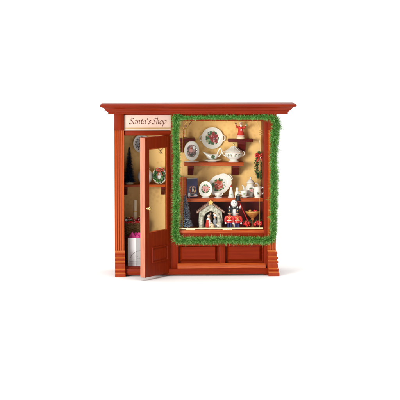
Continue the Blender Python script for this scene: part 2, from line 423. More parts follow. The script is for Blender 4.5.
# display window: sill floor, glass with a gold outline, shelves
zdisp = Z(228.6, 16)
B().box(X(178.4), X(264.6, 6)-.1, .4, DB-.1, zdisp-4, zdisp, 'wood_s', .3).build('display_floor', shop)
B().box(X(186, DL), X(264.6, 6)-.1, DL, DL+2, zdisp, Z(201.5, DL), 'wood_d').build('display_back', shop)
B().box(X(177.5, 30), X(186.5, 30), 30, 33, zdisp, Z(177, 30), 'wood_s', .3).build('divider_post', shop)
B().box(X(177.5, 30), X(177.5, 30)+2.2, 33.1, DB-.1, zdisp, Z(177, 30), 'wood_d', .2).build('divider', shop)
win = fbox('window_glass', 178.4, 263.7, 121.2, 232.8, 2.4, 2.7, 'glass', 0)
def gold_outline():
    b = B(); x0, x1, z0, z1, y = X(183), X(260), Z(228.7), Z(117), 1.9
    r = 15; pts = [(x0, y, z0)]
    for k in range(9): a = PI-PI/2*k/8; pts.append((x0+r+r*cos(a), y, z1-r+r*sin(a)))
    for k in range(9): a = PI/2-PI/2*k/8; pts.append((x1-r+r*cos(a), y, z1-r+r*sin(a)))
    pts.append((x1, y, z0))
    b.tube(pts, .15, 'gold_paint', 6)
    b.box(X(178.6), X(263.4), y-.4, y+.4, z0-.7, z0+.7, 'pale_gold', .15)
    for k in range(3):
        b.box(x0-.3-k*0, x0+3.4, y-.15, y+.15, Z(131+2*k)-.22, Z(131+2*k)+.22, 'gold_ink')
        b.box(x1-.8, x1+2.6, y-.15, y+.15, Z(131+2*k)-.22, Z(131+2*k)+.22, 'gold_ink')
    b.build('gold_outline', win)
gold_outline()

def shelf(sx0, sx1, sy0, sy1, d0, d1, brackets, bm_='wood_d', m='wood_s', bd=None):
    s = fbox('shelf', sx0, sx1, sy0, sy1, d0, d1, m, .4)
    for a, c, q, r in brackets:
        bb = B(); xa, xb = X(a, d0+2), X(c, d0+2); z1, z0 = Z(sy1, d0)-.05, Z(r, d0+2)
        y1 = d1-.02; y0 = d0+1.5
        poly = [(y0, z1), (y0, z1-2.2), (y0+.8, z1-2.8)]
        for k in range(7):
            t = k/6; poly.append((y0+.8+(y1-y0-3)*t**.8*.8, z1-2.8-(z1-2.8-z0)*t**1.5))
        poly += [(y1, z0), (y1, z1)]
        bb.xprism(poly, xa, xb, bm_); bb.build('bracket', s, ang=30)
    return s
shelf(184.2, 243.6, 162.7, 166.2, 36, DB-.1, [(188.2, 193.8, 166, 176), (232.2, 239.4, 166, 176)])
shelf(178.5, 263.4, 198.6, 201.8, 20, DB-.1, [])
shelf(228.3, 253, 139.6, 142.2, 40, DB-.1, [(238, 245.8, 142, 153)], m='wood_d')
shelf(179.8, 195.6, 138.8, 141.2, 40, DB-.1, [(180.6, 184.8, 141, 153)], m='wood_d')
shelf(118.5, 171, 184.4, 187.0, 34, DB-.1, [(122.8, 127.6, 187, 195.5), (161.5, 164.8, 187, 195.5)], m='wood_s')

# ------------------------------------------------------------------ tinsel garland round the window
def blades(b, p, d, L, wd, m, bend=.25):
    d = d.normalized(); s_ = d.cross(Vector((rnd.uniform(-1, 1), rnd.uniform(-1, 1), rnd.uniform(-1, 1)))).normalized()
    q = p+d*L*.55; e = p+d*L+Vector((0, 0, -bend*L*.3))+s_*L*rnd.uniform(-bend, bend)
    i = b.mi(m); v = b.bm.verts.new
    a0, a1, c0, c1, t = v(p-s_*wd), v(p+s_*wd), v(q-s_*wd*.8), v(q+s_*wd*.8), v(e)
    f1 = b.bm.faces.new((a0, a1, c1, c0)); f2 = b.bm.faces.new((c0, c1, t)); f1.material_index = f2.material_index = i
def garland():
    t = thing('garland', 'bushy green tinsel garland framing the display window', 'garland', P(225, 240, -3))
    o = P(225, 240, -3)
    c = [(176.2, 119), (178, 117.4), (183, 117.6), (200, 117.4), (225, 117.2), (250, 117.3), (266, 117.0), (272.6, 117.8), (276.0, 121.5), (275.6, 130), (274.4, 145), (273.6, 160), (274.2, 178), (274.0, 200), (273.6, 218), (273.4, 232),
         (271.8, 238.6), (266, 240.4), (250, 240.0), (225, 239.8), (200, 240.2), (184, 240.4), (177.5, 239.4), (175.6, 234), (176.2, 220), (176.6, 200), (176.4, 180), (176.8, 160), (176.0, 140)]
    rad_ = [k*1.10 for k in [6, 4.5, 3.3, 3.2, 3.3, 3.3, 4.6, 6.6, 7.4, 7.2, 6.2, 6.0, 6.6, 6.4, 6.0, 6.0, 6.4, 5.8, 5.6, 5.7, 5.6, 6, 6.2, 6, 5.6, 5.8, 5.6, 5.6, 5.6]]
    pts = [P(a, q, -3)-o for a, q in c]; n = len(pts)
    core = []
    for i in range(n):
        for k in range(6):
            f = k/6; p0, p1, p2, p3 = pts[i-1], pts[i], pts[(i+1) % n], pts[(i+2) % n]
            core.append(.5*((2*p1)+(p2-p0)*f+(2*p0-5*p1+4*p2-p3)*f*f+(3*p1-p0-3*p2+p3)*f**3))
    wb = B(); wb.tube(core, .9, 'wire', 8, closed=True); wb.build('wire_core', t)
    b = B(); m = len(core); seglen = [(core[(i+1) % m]-core[i]).length for i in range(m)]
    for i in range(m):
        r0 = rad_[i//6]; r1 = rad_[(i//6+1) % n]; r = r0+(r1-r0)*(i % 6)/6
        tan = (core[(i+1) % m]-core[i]).normalized(); a = tan.cross(Vector((0, 1, 0))).normalized(); c_ = tan.cross(a)
        for k in range(int(seglen[i]*(52+5*r))):
            f = rnd.random(); p = core[i].lerp(core[(i+1) % m], f); an = rnd.uniform(0, 2*PI)
            clump = .80+.48*noise.noise((p+Vector((an*1.6, 0, 0)))*.30)
            d = a*cos(an)+c_*sin(an)*.9+tan*(.3+rnd.gauss(0, .62))
            L = r*clump*rnd.uniform(.66, 1.15)*(1.22 if rnd.random() < .05 else 1)
            mm = rnd.choices(['pine_d', 'pine_m', 'pine_l'], [.27, .48, .25])[0]
            blades(b, p, d, L, rnd.uniform(.12, .22), mm)
    b.build('tinsel', t, smooth=False)
garland()

# ------------------------------------------------------------------ china with painted flowers
def disc_plate(b, rx, rz, rim='china', n=44, scallop=0.0, edge='gilt'):
    """plate lying in the xz plane, face towards -y"""
    prof = [(.02, -.2), (.55, -.2), (.64, -.45), (.72, -.75), (.95, -1.15), (1.0, -1.2), (1.0, -.95), (.9, -.55), (.6, .35), (.02, .35)]
    rings = []
    for r, y in prof:
        rings.append([((rx*r*(1+scallop*cos(8*2*PI*k/n)))*cos(2*PI*k/n), y, (rz*r*(1+scallop*cos(8*2*PI*k/n)))*sin(2*PI*k/n)) for k in range(n)])
    b.loft(rings, rim)
    g = [((rx*(1+scallop*cos(8*2*PI*k/n)))*cos(2*PI*k/n), -1.12, (rz*(1+scallop*cos(8*2*PI*k/n)))*sin(2*PI*k/n)) for k in range(n)]
    b.tube(g, .16, edge, 6, closed=True)
_lay = [0]
def leafp(b, x, z, y, L, wd, an, m, curl=0.0):
    _lay[0] += 1; y = y-.006*(_lay[0] % 25); ca, sa = cos(an), sin(an); pts = []
    for t, q in ((0, .15), (.25, .8), (.5, 1), (.75, .65), (1, 0)): pts.append((t*L, q*wd))
    full = pts+[(t, -q) for t, q in pts[-2::-1]]
    b.poly([(x+t*ca-q*sa, y, z+t*sa+q*ca) for t, q in full], m)
def dot(b, x, z, y, r, m, n=9, sq=1):
    _lay[0] += 1; y = y-.006*(_lay[0] % 25)
    b.poly([(x+r*cos(2*PI*k/n), y, z+r*sq*sin(2*PI*k/n)) for k in range(n)], m)
def bouquet(b, x, z, r, y, red='red_print', seed=1, green=9):
    q = random.Random(seed)
    for k in range(green):
        a = q.uniform(.35*PI, 1.7*PI) if k % 3 else q.uniform(0, 2*PI)
        leafp(b, x+cos(a)*r*.35, z+sin(a)*r*.35, y, r*q.uniform(.5, .8), r*.17, a+q.uniform(-.4, .4), 'leaf' if k % 4 else 'leaf_soft')
    dot(b, x+.05*r, z, y-.02, r*.5, 'dark_print', 14)
    for k in range(13):
        a = 2*PI*k/13+q.uniform(-.2, .2); leafp(b, x+.08*r, z, y-.16, r*q.uniform(.55, .85), r*.22, a, red if k % 5 else 'pink_print')
    for k in range(6): dot(b, x+q.uniform(-.25, .35)*r, z+q.uniform(-.3, .3)*r, y-.32, r*.1, ('pink_print', red, 'dark_print')[k % 3])
    for k in range(16):
        a = q.uniform(0, 2*PI); leafp(b, x+cos(a)*r*.8, z+sin(a)*r*.8, y-.05, r*.26, r*.07, q.uniform(0, 6.3), ('leaf', 'leaf_soft', 'gilt')[k % 3])
    for k in range(7):
        a = q.uniform(0, 2*PI); dot(b, x+cos(a)*r*1.0, z+sin(a)*r*.95, y, r*.07, red if k % 2 else 'dark_print')
def handle(b, pts, r, m='china'): b.tube(smooth_path(pts), r, m, 8)
def smooth_path(pts, k=5):
    pts = [Vector(p) for p in pts]; n = len(pts); o = []
    for i in range(n-1):
        p0, p1, p2, p3 = pts[max(i-1, 0)], pts[i], pts[i+1], pts[min(i+2, n-1)]
        for j in range(k):
            f = j/k; o.append(.5*((2*p1)+(p2-p0)*f+(2*p0-5*p1+4*p2-p3)*f*f+(3*p1-p0-3*p2+p3)*f**3))
    o.append(pts[-1]); return o

# round plate on the wall
t = thing('decorated_plate', 'round white plate with red poinsettia picture hung high on the wall', 'plate', P(212.3, 138, 52.5), group='decorated plates')
b = B(); disc_plate(b, 11.2, 11.2); b.build('dish', t)
b = B(); bouquet(b, .9, .2, 7.8, -.42, seed=3, green=20); b.build('flower_print', t)
for sx in (-1, 1):
    b = B(); handle(b, [(sx*10.3, -1, 2.6), (sx*12.3, -1.3, 2.2), (sx*12.8, -1.3, 0), (sx*12.3, -1.3, -2.2), (sx*10.3, -1, -2.6)], .5); b.build('handle', t)

# oval portrait plate on the upper shelf
zs1 = Z(162.7, 36)
t = thing('decorated_plate', 'upright oval plate with mauve winter scene at the left of the upper shelf', 'plate', (X(191.8, 44), 44, zs1), rot=(rad(-7), 0, 0), group='decorated plates')
b = B(); disc_plate(b, 7.7, 10.0); b.build('dish', t, loc=(0, 0, 11.4))
b = B(); dot(b, -.2, .2, -.42, 5.7, 'mauve', 28, 1.3)
q = random.Random(5)
for k in range(13): leafp(b, cos(2.4+k*.38)*4.6-.2, sin(2.4+k*.38)*6.2, -.62, q.uniform(1.2, 2.2), .5, q.uniform(0, 6.3), ('leaf', 'dark_print', 'leaf')[k % 3])
dot(b, .4, -3.6, -.62, 2.2, 'dark_print', 12, .5); dot(b, 2.6, 3.2, -.62, 1.3, 'white', 10, 1.4); dot(b, -.8, .3, -.62, 1.7, 'pink_print', 10, 1.2); dot(b, -.6, 2.5, -.62, 1.0, 'rust_print', 9)
b.build('scene_print', t, loc=(0, 0, 11.4))
b = B(); b.lathe([(.1, 0), (7.4, 0), (7.6, .5), (7.0, 1.0), (3, 1.5), (.1, 1.5)], 'china', (0, -.5, 0), sy=.6); b.build('stand', t)

# gravy boat on its saucer
t = thing('gravy_boat', 'white gravy boat with green leaf sprig standing on its saucer', 'gravy boat', (X(212.2, 43), 43, zs1))
b = B(); b.lathe([(.1, 0), (4.6, 0), (4.8, .7), (7, 1.0), (9.6, 2.2), (9.7, 2.5), (7, 1.7), (4, 1.3), (.1, 1.2)], 'china', sy=.62); b.tube([(9.7*cos(a), 6.0*sin(a), 2.45) for a in [2*PI*k/40 for k in range(40)]], .15, 'gilt', 6, closed=True); b.build('saucer', t)
b = B(); rings = []
for x, zc, rz, ry in ((-9.9, 10.6, .35, .3), (-8.6, 10.1, .9, .9), (-6.8, 8.6, 1.8, 1.6), (-4.6, 7.0, 2.9, 2.6), (-2, 5.8, 3.6, 3.4), (1, 5.5, 3.7, 3.7), (3.6, 6.0, 3.2, 3.2), (5.4, 7.2, 2.2, 2.2), (6.4, 8.2, .8, .8)):
    rings.append([(x, ry*cos(a), zc+rz*sin(a)*(1 if sin(a) < 0 else .75)) for a in [2*PI*k/18 for k in range(18)]])
b.loft(rings, 'china'); b.lathe([(3.6, 1.2), (2.6, 1.9), (2.4, 2.8), (3.0, 3.6)], 'china', sy=.75)
b.build('boat', t)
b = B(); handle(b, [(5.0, 0, 8.6), (6.6, 0, 11.8), (8.0, 0, 14.0), (9.4, 0, 12.6), (9.2, 0, 9.0), (7.2, 0, 6.2), (4.4, 0, 4.8)], .62); b.build('handle', t)
b = B()
for k, a in enumerate((.3, 1.0, 1.8, 2.6, 3.6, 4.8, 5.6)): leafp(b, .6, 5.4, -3.75, 2.3, .6, a, 'leaf')
dot(b, .6, 5.6, -3.95, .5, 'red_print'); b.build('leaf_print', t)

# tureen with lid
t = thing('soup_tureen', 'white lidded soup tureen with two handles and painted leaves', 'tureen', (X(233.6, 43), 43, zs1))
b = B(); b.lathe([(.1, 0), (5.4, 0), (5.6, 1.2), (4.0, 2.0), (4.2, 2.7), (6.6, 4.0), (8.6, 6.3), (9.3, 8.6), (9.5, 9.7), (9.2, 9.9), (.1, 9.8)], 'china', sy=.8); b.tube([(9.55*cos(a), 7.65*sin(a), 9.8) for a in [2*PI*k/40 for k in range(40)]], .2, 'gilt', 6, closed=True); b.tube([(5.6*cos(a), 4.5*sin(a), 1.2) for a in [2*PI*k/40 for k in range(40)]], .14, 'gilt', 6, closed=True); b.build('bowl', t)
b = B(); b.lathe([(9.3, 10.0), (9.0, 10.7), (7.4, 12.0), (5.2, 13.3), (3.4, 14.4), (2.2, 15.4), (1.4, 16.2), (.1, 16.3)], 'china', sy=.8)
for k in range(8):
    a = 2*PI*k/8; b.tube([(cos(a)*8.6, sin(a)*8.6*.8, 11.0), (cos(a)*4.5, sin(a)*4.5*.8, 13.8), (cos(a)*1.6, sin(a)*1.3, 16)], .32, 'china', 6)
b.lathe([(.6, 16.0), (.9, 16.6), (.5, 17.0), (1.1, 17.9), (1.0, 18.6), (.1, 19.2)], 'gilt', seg=14); b.build('lid', t)
for sx in (-1, 1):
    b = B(); handle(b, [(sx*8.2, 0, 9.4), (sx*10.0, 0, 10.6), (sx*11.2, 0, 9.4), (sx*10.4, 0, 7.2), (sx*8.0, 0, 5.8)], .55); b.build('handle', t)
b = B()
for cx, s_ in ((-5.4, .9), (-2.6, 1.2), (1.4, 1.5), (4.6, 1.1)):
    for a in (.5, 1.7, 3.0, 4.4): leafp(b, cx, 6.4+s_, -7.55+abs(cx)*.28, 1.7*s_, .5, a, 'leaf' if a < 3.2 else 'leaf_soft')
    dot(b, cx, 6.4+s_, -7.75+abs(cx)*.28, .45, 'red_print')
b.build('leaf_print', t)

# second shelf
zs2 = Z(198.6, 20)
t = thing('picture_book', 'dark navy book with gilded winter picture standing on the second shelf', 'book', (X(192.6, 30), 30, zs2), rot=(rad(-6), 0, rad(9)))
B().box(-5.6, 5.6, 0, 1.9, 0, 19.6, 'navy', .2).build('cover', t)
B().box(-5.3, 5.2, .35, 1.55, 19.0, 20.1, 'cream').build('pages', t)
b = B(); dot(b, .2, 8.0, -.05, 4.0, 'mauve', 22, 1.05); dot(b, .2, 7.7, -.2, 2.9, 'navy', 20, 1.05)
for k in range(12):
    a = .2+2*PI*k/12; leafp(b, .2+3.0*cos(a), 8+3.1*sin(a), -.4, 1.3, .35, a+1.2, ('rust_print', 'gold_paint', 'pink_print')[k % 3])
leafp(b, .3, 5.2, -.6, 5.2, 1.0, PI/2, 'cream'); dot(b, .3, 10.1, -.75, .75, 'skin'); leafp(b, -1.4, 5.2, -.6, 3.6, .8, 1.9, 'rust_print'); leafp(b, 1.9, 5.0, -.6, 3.4, .8, 1.2, 'gold_paint')
dot(b, -3.6, 2.6, -.55, 1.3, 'white', 10, 1.9); dot(b, 2.9, 2.2, -.55, 2.2, 'paper', 10, .6); dot(b, -.2, 2.7, -.6, 1.6, 'dark_print', 9, .6); dot(b, 0, 1.1, -.55, 4.6, 'pink_print', 12, .13)
b.build('cover_picture', t)

t = thing('decorated_plate', 'small oval plate with pink flower leaning in front of the larger platter', 'plate', (X(205.6, 28), 28, zs2), rot=(rad(-9), 0, rad(-4)), group='decorated plates')
b = B(); disc_plate(b, 6.6, 8.2); b.build('dish', t, loc=(0, 0, 8.6))
b = B(); bouquet(b, -.6, .3, 5.0, -.42, 'pink_print', 8, 16)
for k in range(6): leafp(b, 1.2+.3*k, -2.5+k*.9, -.8, 1.9, .55, 1+k, 'rust_print' if k % 2 else 'pink_print')
b.build('flower_print', t, loc=(0, 0, 8.6))
b = B(); b.lathe([(.1, 0), (3.8, 0), (4.0, .5), (3, 1.1), (.1, 1.2)], 'china', (0, -1.2, 0), sy=.6); b.build('stand', t)

t = thing('decorated_plate', 'large tilted oval platter with gilt handles and red flower bouquet', 'platter', (X(219.2, 38), 38, zs2), rot=(rad(-10), 0, 0), group='decorated plates')
tl = rad(33)
b = B(); disc_plate(b, 13.4, 9.6, scallop=.022, n=64); b.build('dish', t, loc=(.4, 0, 12.6), rot=(0, -tl, 0))
b = B(); bouquet(b, -1.6, -.2, 7.4, -.42, 'rust_print', 12, 18); b.build('flower_print', t, loc=(.4, 0, 12.6), rot=(0, -tl, 0))
for sx in (-1, 1):
    b = B(); handle(b, [(sx*12.2, -.8, 2.8), (sx*14.0, -1.2, 2.4), (sx*14.6, -1.2, 0), (sx*14.0, -1.2, -2.4), (sx*12.2, -.8, -2.8)], .5); b.build('handle', t, loc=(.4, 0, 12.6), rot=(0, -tl, 0))
b = B(); b.box(-4, 3, -1.2, 1.5, 0, 3.2, 'china', .5); b.build('stand', t)

def at2(name, label, cat, sx, d, group=None): return thing(name, label, cat, (X(sx, d), d, zs2), group=group)
t = at2('footed_cup', 'tiny white footed cup standing before the oval platter', 'cup', 217.9, 25)
b = B(); b.lathe([(.1, 0), (4.2, 0), (4.3, .4), (2.2, 1.1), (1.1, 1.7), (1.2, 2.3), (2.4, 2.9), (3.4, 4.0), (3.7, 5.4), (3.5, 5.4), (3.0, 4.2), (.1, 3.2)], 'china'); b.build('bowl', t)
b = B(); handle(b, [(3.4, 0, 4.8), (4.6, 0, 5.0), (4.5, 0, 3.6), (2.9, 0, 3.2)], .35); b.build('handle', t)

t = at2('salt_shaker', 'slim white cone-shaped shaker with red knob on top', 'shaker', 231.0, 27)
b = B(); b.lathe([(.1, 0), (3.2, 0), (3.3, .7), (2.7, 1.3), (2.5, 4), (1.8, 7), (1.2, 9.2), (1.3, 10), (.9, 10.8), (.1, 11)], 'china'); b.build('body', t)
b = B(); b.lathe([(.5, 10.8), (1.0, 11.5), (.8, 12.4), (.1, 12.9)], 'red', seg=12); b.build('knob', t)
b = B()
for a in (.4, 1.6, 2.7): leafp(b, 0, 3.0, -2.75, 1.5, .45, a, 'leaf_soft')
b.build('leaf_print', t)
t = at2('pepper_shaker', 'small white round-topped shaker beside the red-knobbed one', 'shaker', 237.2, 27)
b = B(); b.lathe([(.1, 0), (2.6, 0), (2.7, .6), (2.2, 1.2), (2.4, 4), (1.9, 6.2), (1.0, 7.2), (1.1, 8.0), (1.5, 9.0), (1.2, 10.2), (.1, 10.7)], 'china'); b.build('body', t)
b = B()
for a in (.4, 1.8, 3.0): leafp(b, 0, 3.2, -2.6, 1.4, .45, a, 'leaf')
b.build('leaf_print', t)

t = at2('teacup', 'white teacup on its saucer in front of the coffee pot', 'teacup', 244.8, 24.5)
b = B(); b.lathe([(.1, 0), (2.6, 0), (2.8, .5), (5.2, 1.6), (5.3, 1.9), (3, 1.3), (.1, 1.1)], 'china'); b.build('saucer', t)
b = B(); b.lathe([(1.6, 1.1), (1.8, 1.8), (2.8, 3.2), (3.5, 5.4), (3.8, 7.6), (3.6, 7.6), (3.1, 5.2), (.1, 2.6)], 'china', (-.8, 0, 0)); b.tube([(3.75*cos(a)-.8, 3.75*sin(a), 7.6) for a in [2*PI*k/24 for k in range(24)]], .13, 'gilt', 6, closed=True); b.build('cup', t)
b = B(); handle(b, [(-4.2, 0, 6.8), (-5.6, 0, 6.9), (-5.6, 0, 4.9), (-3.8, 0, 4.0)], .4); b.build('handle', t)
b = B()
for a in (.2, 1.5, 2.6, 4): leafp(b, -.8, 4.6, -3.6, 1.2, .4, a, 'leaf_soft')
b.build('leaf_print', t)

t = at2('coffee_pot', 'tall white coffee pot with domed lid and curved spout', 'coffee pot', 250.4, 34)
b = B(); b.lathe([(.1, 0), (3.6, 0), (3.8, .8), (2.6, 1.6), (3.4, 3), (5.0, 5.2), (5.6, 7.6), (5.0, 10.2), (3.9, 12.2), (3.7, 13.2), (4.3, 13.9), (.1, 14)], 'china'); b.build('body', t)
b = B(); b.lathe([(4.4, 14), (4.2, 14.8), (3.2, 16.2), (2.0, 17.4), (1.2, 18.2), (.7, 18.8), (1.0, 19.6), (.9, 20.3), (.1, 20.9)], 'china')
b.tube([(4.45*cos(a), 4.45*sin(a), 14.1) for a in [2*PI*k/24 for k in range(24)]], .2, 'gilt', 6, closed=True); b.build('lid', t)
b = B(); b.tube(smooth_path([(-4.0, 0, 4.2), (-6.0, 0, 5.8), (-6.6, 0, 8.6), (-7.4, 0, 11.0), (-8.6, 0, 12.2)]), [1.5]*6+[1.2]*5+[.9]*5+[.7]*5, 'china', 10); b.build('spout', t)
b = B(); handle(b, [(3.6, 0, 12.6), (6.0, 0, 14.0), (7.8, 0, 12.6), (7.6, 0, 9.0), (6.4, 0, 6.2), (4.8, 0, 5.0)], .55); b.build('handle', t)
b = B(); bouquet(b, .3, 7.2, 3.0, -5.7, 'pink_print', 21, 10); b.build('flower_print', t)

t = at2('cream_jug', 'squat white cream jug with curled handle at the shelf end', 'jug', 257.6, 24)
b = B(); b.lathe([(.1, 0), (3.2, 0), (3.4, .7), (3.0, 1.4), (4.0, 3.4), (4.3, 5.6), (3.7, 8.0), (3.5, 9.4), (4.3, 11.2), (4.1, 11.2), (3.2, 9.2), (.1, 8)], 'china')
b.hull([(-2.6, -1.6, 8.6), (-2.6, 1.6, 8.6), (-3.2, 1.2, 8.4), (-3.2, -1.2, 8.4), (-3.6, -2.0, 11.1), (-3.6, 2.0, 11.1), (-6.0, .3, 11.8), (-6.0, -.3, 11.8)], 'china', .1); b.build('body', t)
b = B(); handle(b, [(3.6, 0, 9.8), (5.6, 0, 10.6), (6.8, 0, 8.8), (6.2, 0, 5.6), (4.0, 0, 3.6)], .6); b.build('handle', t)
b = B()
for a in (.4, 1.5, 2.6, 3.8, 5): leafp(b, .6, 5.2, -4.35, 1.8, .5, a, 'leaf_soft' if a < 2 else 'leaf')
dot(b, .6, 5.2, -4.55, .5, 'red_print'); b.build('leaf_print', t)

# ------------------------------------------------------------------ figurines on the two wall brackets
zb_ = Z(139.6, 40)
t = thing('figurine', 'red-robed figurine with both hands raised on the right wall bracket', 'figurine', (X(240.6, 45), 45, zb_), group='figurines on the wall brackets')
b = B(); b.lathe([(.1, 0), (4.2, 0), (4.4, .8), (4.0, 2.2), (3.4, 2.9), (.1, 3)], 'cream', sy=.8); b.build('base', t)
b = B(); b.lathe([(.1, 2.8), (3.6, 2.8), (3.7, 3.6), (3.1, 6.5), (2.5, 9.4), (2.6, 11.2), (2.2, 12.6), (1.2, 13.6), (.1, 13.8)], 'cloth_red', sy=.8)
b.tube([(-1.8, 0, 12.2), (-3.6, -.4, 12.0), (-4.4, -.9, 14.0)], [1.2, 1.1, 1.0], 'cloth_red'); b.tube([(1.8, 0, 12.2), (3.7, -.4, 11.6), (4.8, -.9, 13.2)], [1.2, 1.1, 1.0], 'cloth_red')
b.build('robe', t, remesh=.28)
b = B(); b.lathe([(.9, 13), (.9, 14)], 'skin'); b.ball((.2, -.2, 15.4), (1.5, 1.5, 1.9), 'skin'); b.ball((.2, -1.75, 15.3), (.3, .4, .35), 'skin'); b.build('head', t)
B().ball((-4.7, -1.1, 15.0), .8, 'skin').build('hand', t); B().ball((5.1, -1.1, 14.1), .8, 'skin').build('hand', t)
b = B(); b.ball((.2, .25, 15.9), (1.75, 1.5, 1.8), 'white'); b.ball((.25, -1.1, 13.9), (1.15, .8, 1.2), 'white'); b.build('hair', t)
b = B(); dot(b, -.4, 15.8, -1.95, .2, 'black'); dot(b, .8, 15.8, -1.95, .2, 'black'); b.build('eyes', t)
b = B(); leafp(b, .3, 8.2, -2.6, 2.4, .9, PI/2, 'white'); leafp(b, -.3, 9.0, -2.65, 1.8, .6, .1, 'pink_print'); b.build('chest_star', t)
b = B(); b.lathe([(3.75, 3.0), (3.95, 3.4), (3.6, 4.0)], 'white', sy=.82); b.build('hem', t)
B().ball((-5.2, -1.3, 16.2), (1.1, .9, .7), 'bark').build('held_ornament', t); B().ball((5.8, -1.3, 14.6), (1.0, .8, 1.2), 'leaf_soft').build('held_ornament', t)

t = thing('figurine', 'thin gold and red figurine with arms up on the left wall bracket', 'figurine', (X(185.4, 45), 45, Z(138.8, 40)), group='figurines on the wall brackets')
b = B(); b.lathe([(.1, 0), (2.6, 0), (2.7, .7), (2.1, 1.2), (.1, 1.3)], 'bark', sy=.8); b.build('base', t)
b = B(); b.lathe([(.1, 1.2), (2.1, 1.2), (1.7, 4), (1.2, 7), (1.5, 9), (1.2, 10.4), (.1, 10.8)], 'gold_paint', sy=.8)
b.tube([(1.0, 0, 9.6), (2.6, -.5, 10.8), (4.0, -.8, 13.4)], [.8, .75, .6], 'gold_paint'); b.tube([(-1.0, 0, 9.6), (-2.4, -.5, 10.6), (-3.2, -.8, 13.0)], [.8, .75, .6], 'gold_paint'); b.build('robe', t, remesh=.25)
b = B(); b.lathe([(1.9, 1.3), (2.3, 1.4), (1.9, 4.6), (1.5, 7.2), (1.75, 9.3), (1.3, 10.3)], 'cloth_red', (-.9, .4, 0), seg=20, sx=.8, sy=.7); b.build('cloak', t)
B().ball((0, -.1, 12.2), (1.2, 1.2, 1.5), 'skin').build('head', t); B().ball((4.2, -.9, 13.9), .6, 'skin').build('hand', t); B().ball((-3.3, -.9, 13.5), .6, 'skin').build('hand', t)
b = B(); b.ball((0, .25, 12.7), (1.35, 1.2, 1.4), 'bark'); b.build('hair', t)
B().tube([(3.4, -1, 13.4), (6.4, -1.2, 17.6)], .45, 'bark').build('stick', t); B().tube([(-3.4, -1, 12.6), (-3.4, -1.2, 20.2)], .45, 'bark').build('stick', t)

# ------------------------------------------------------------------ wreath with a red bow hanging at the right
def leafy(b, p, L, wd, m, q):
    d = Vector((q.uniform(-1, 1), q.uniform(-1, .3), q.uniform(-1, 1))).normalized(); s_ = d.cross(Vector((q.uniform(-1, 1), q.uniform(-1, 1), q.uniform(-1, 1)))).normalized(); n_ = d.cross(s_)
    p = Vector(p); mid = p+d*L*.5+n_*L*.12
    i = b.mi(m); v = b.bm.verts.new; a, c, e, f = v(p), v(mid-s_*wd), v(p+d*L), v(mid+s_*wd)
    fs = (b.bm.faces.new((a, c, f)), b.bm.faces.new((c, e, f)))
    for x in fs: x.material_index = i
def bow(b, c, r, m, y=0):
    c = Vector(c)
    for sx in (-1, 1):
        pts = [c, c+Vector((sx*r*.55, -r*.35, r*.5)), c+Vector((sx*r*1.1, -r*.25, r*.35)), c+Vector((sx*r*1.05, -r*.1, -.25*r)), c+Vector((sx*r*.5, -r*.2, -.2*r)), c]
        b.tube(smooth_path(pts, 3), r*.24, m, 6)
        b.tube(smooth_path([c, c+Vector((sx*r*.35, -r*.3, -r*.8)), c+Vector((sx*r*.75, -r*.1, -r*1.7))], 3), r*.2, m, 6)
    b.ball(c+Vector((0, -r*.3, .05*r)), r*.36, m)
q = random.Random(2)
t = thing('hanging_wreath', 'narrow dark green wreath with red bow hanging on a cord', 'wreath', P(259.6, 165, 46))
b = B()
for k in range(1150):
    a = 2*PI*k/1150; leafy(b, (2.9*cos(a)+q.gauss(0, .85), q.gauss(0, .7), 12.2*sin(a)+q.gauss(0, .8)), q.uniform(1.2, 2.3), .55, q.choice(['holly', 'pine_d', 'holly', 'bark']), q)
for k in range(260): leafy(b, (1.0+q.gauss(0, 1.3), q.gauss(0, .8), -11.0+q.gauss(0, 1.4)), q.uniform(1, 2.2), .5, q.choice(['pine_d', 'holly', 'pine_m']), q)
for k in range(24):
    a = q.uniform(0, 2*PI); b.ball((3.0*cos(a), -1.1, 11.2*sin(a)), .42, q.choice(['red', 'gold_paint', 'berry']), 8)
b.build('leaves', t, ang=10)
b = B(); bow(b, (0, -1.9, 9.8), 3.8, 'red'); b.build('bow', t)
b = B(); b.tube([(-.9, -.4, 11), (-.5, -.2, 20), (0, 0, 25.5)], .16, 'cream', 6); b.tube([(1.0, -.4, 11), (.5, -.2, 20), (0, 0, 25.5)], .16, 'cream', 6); b.build('cord', t)

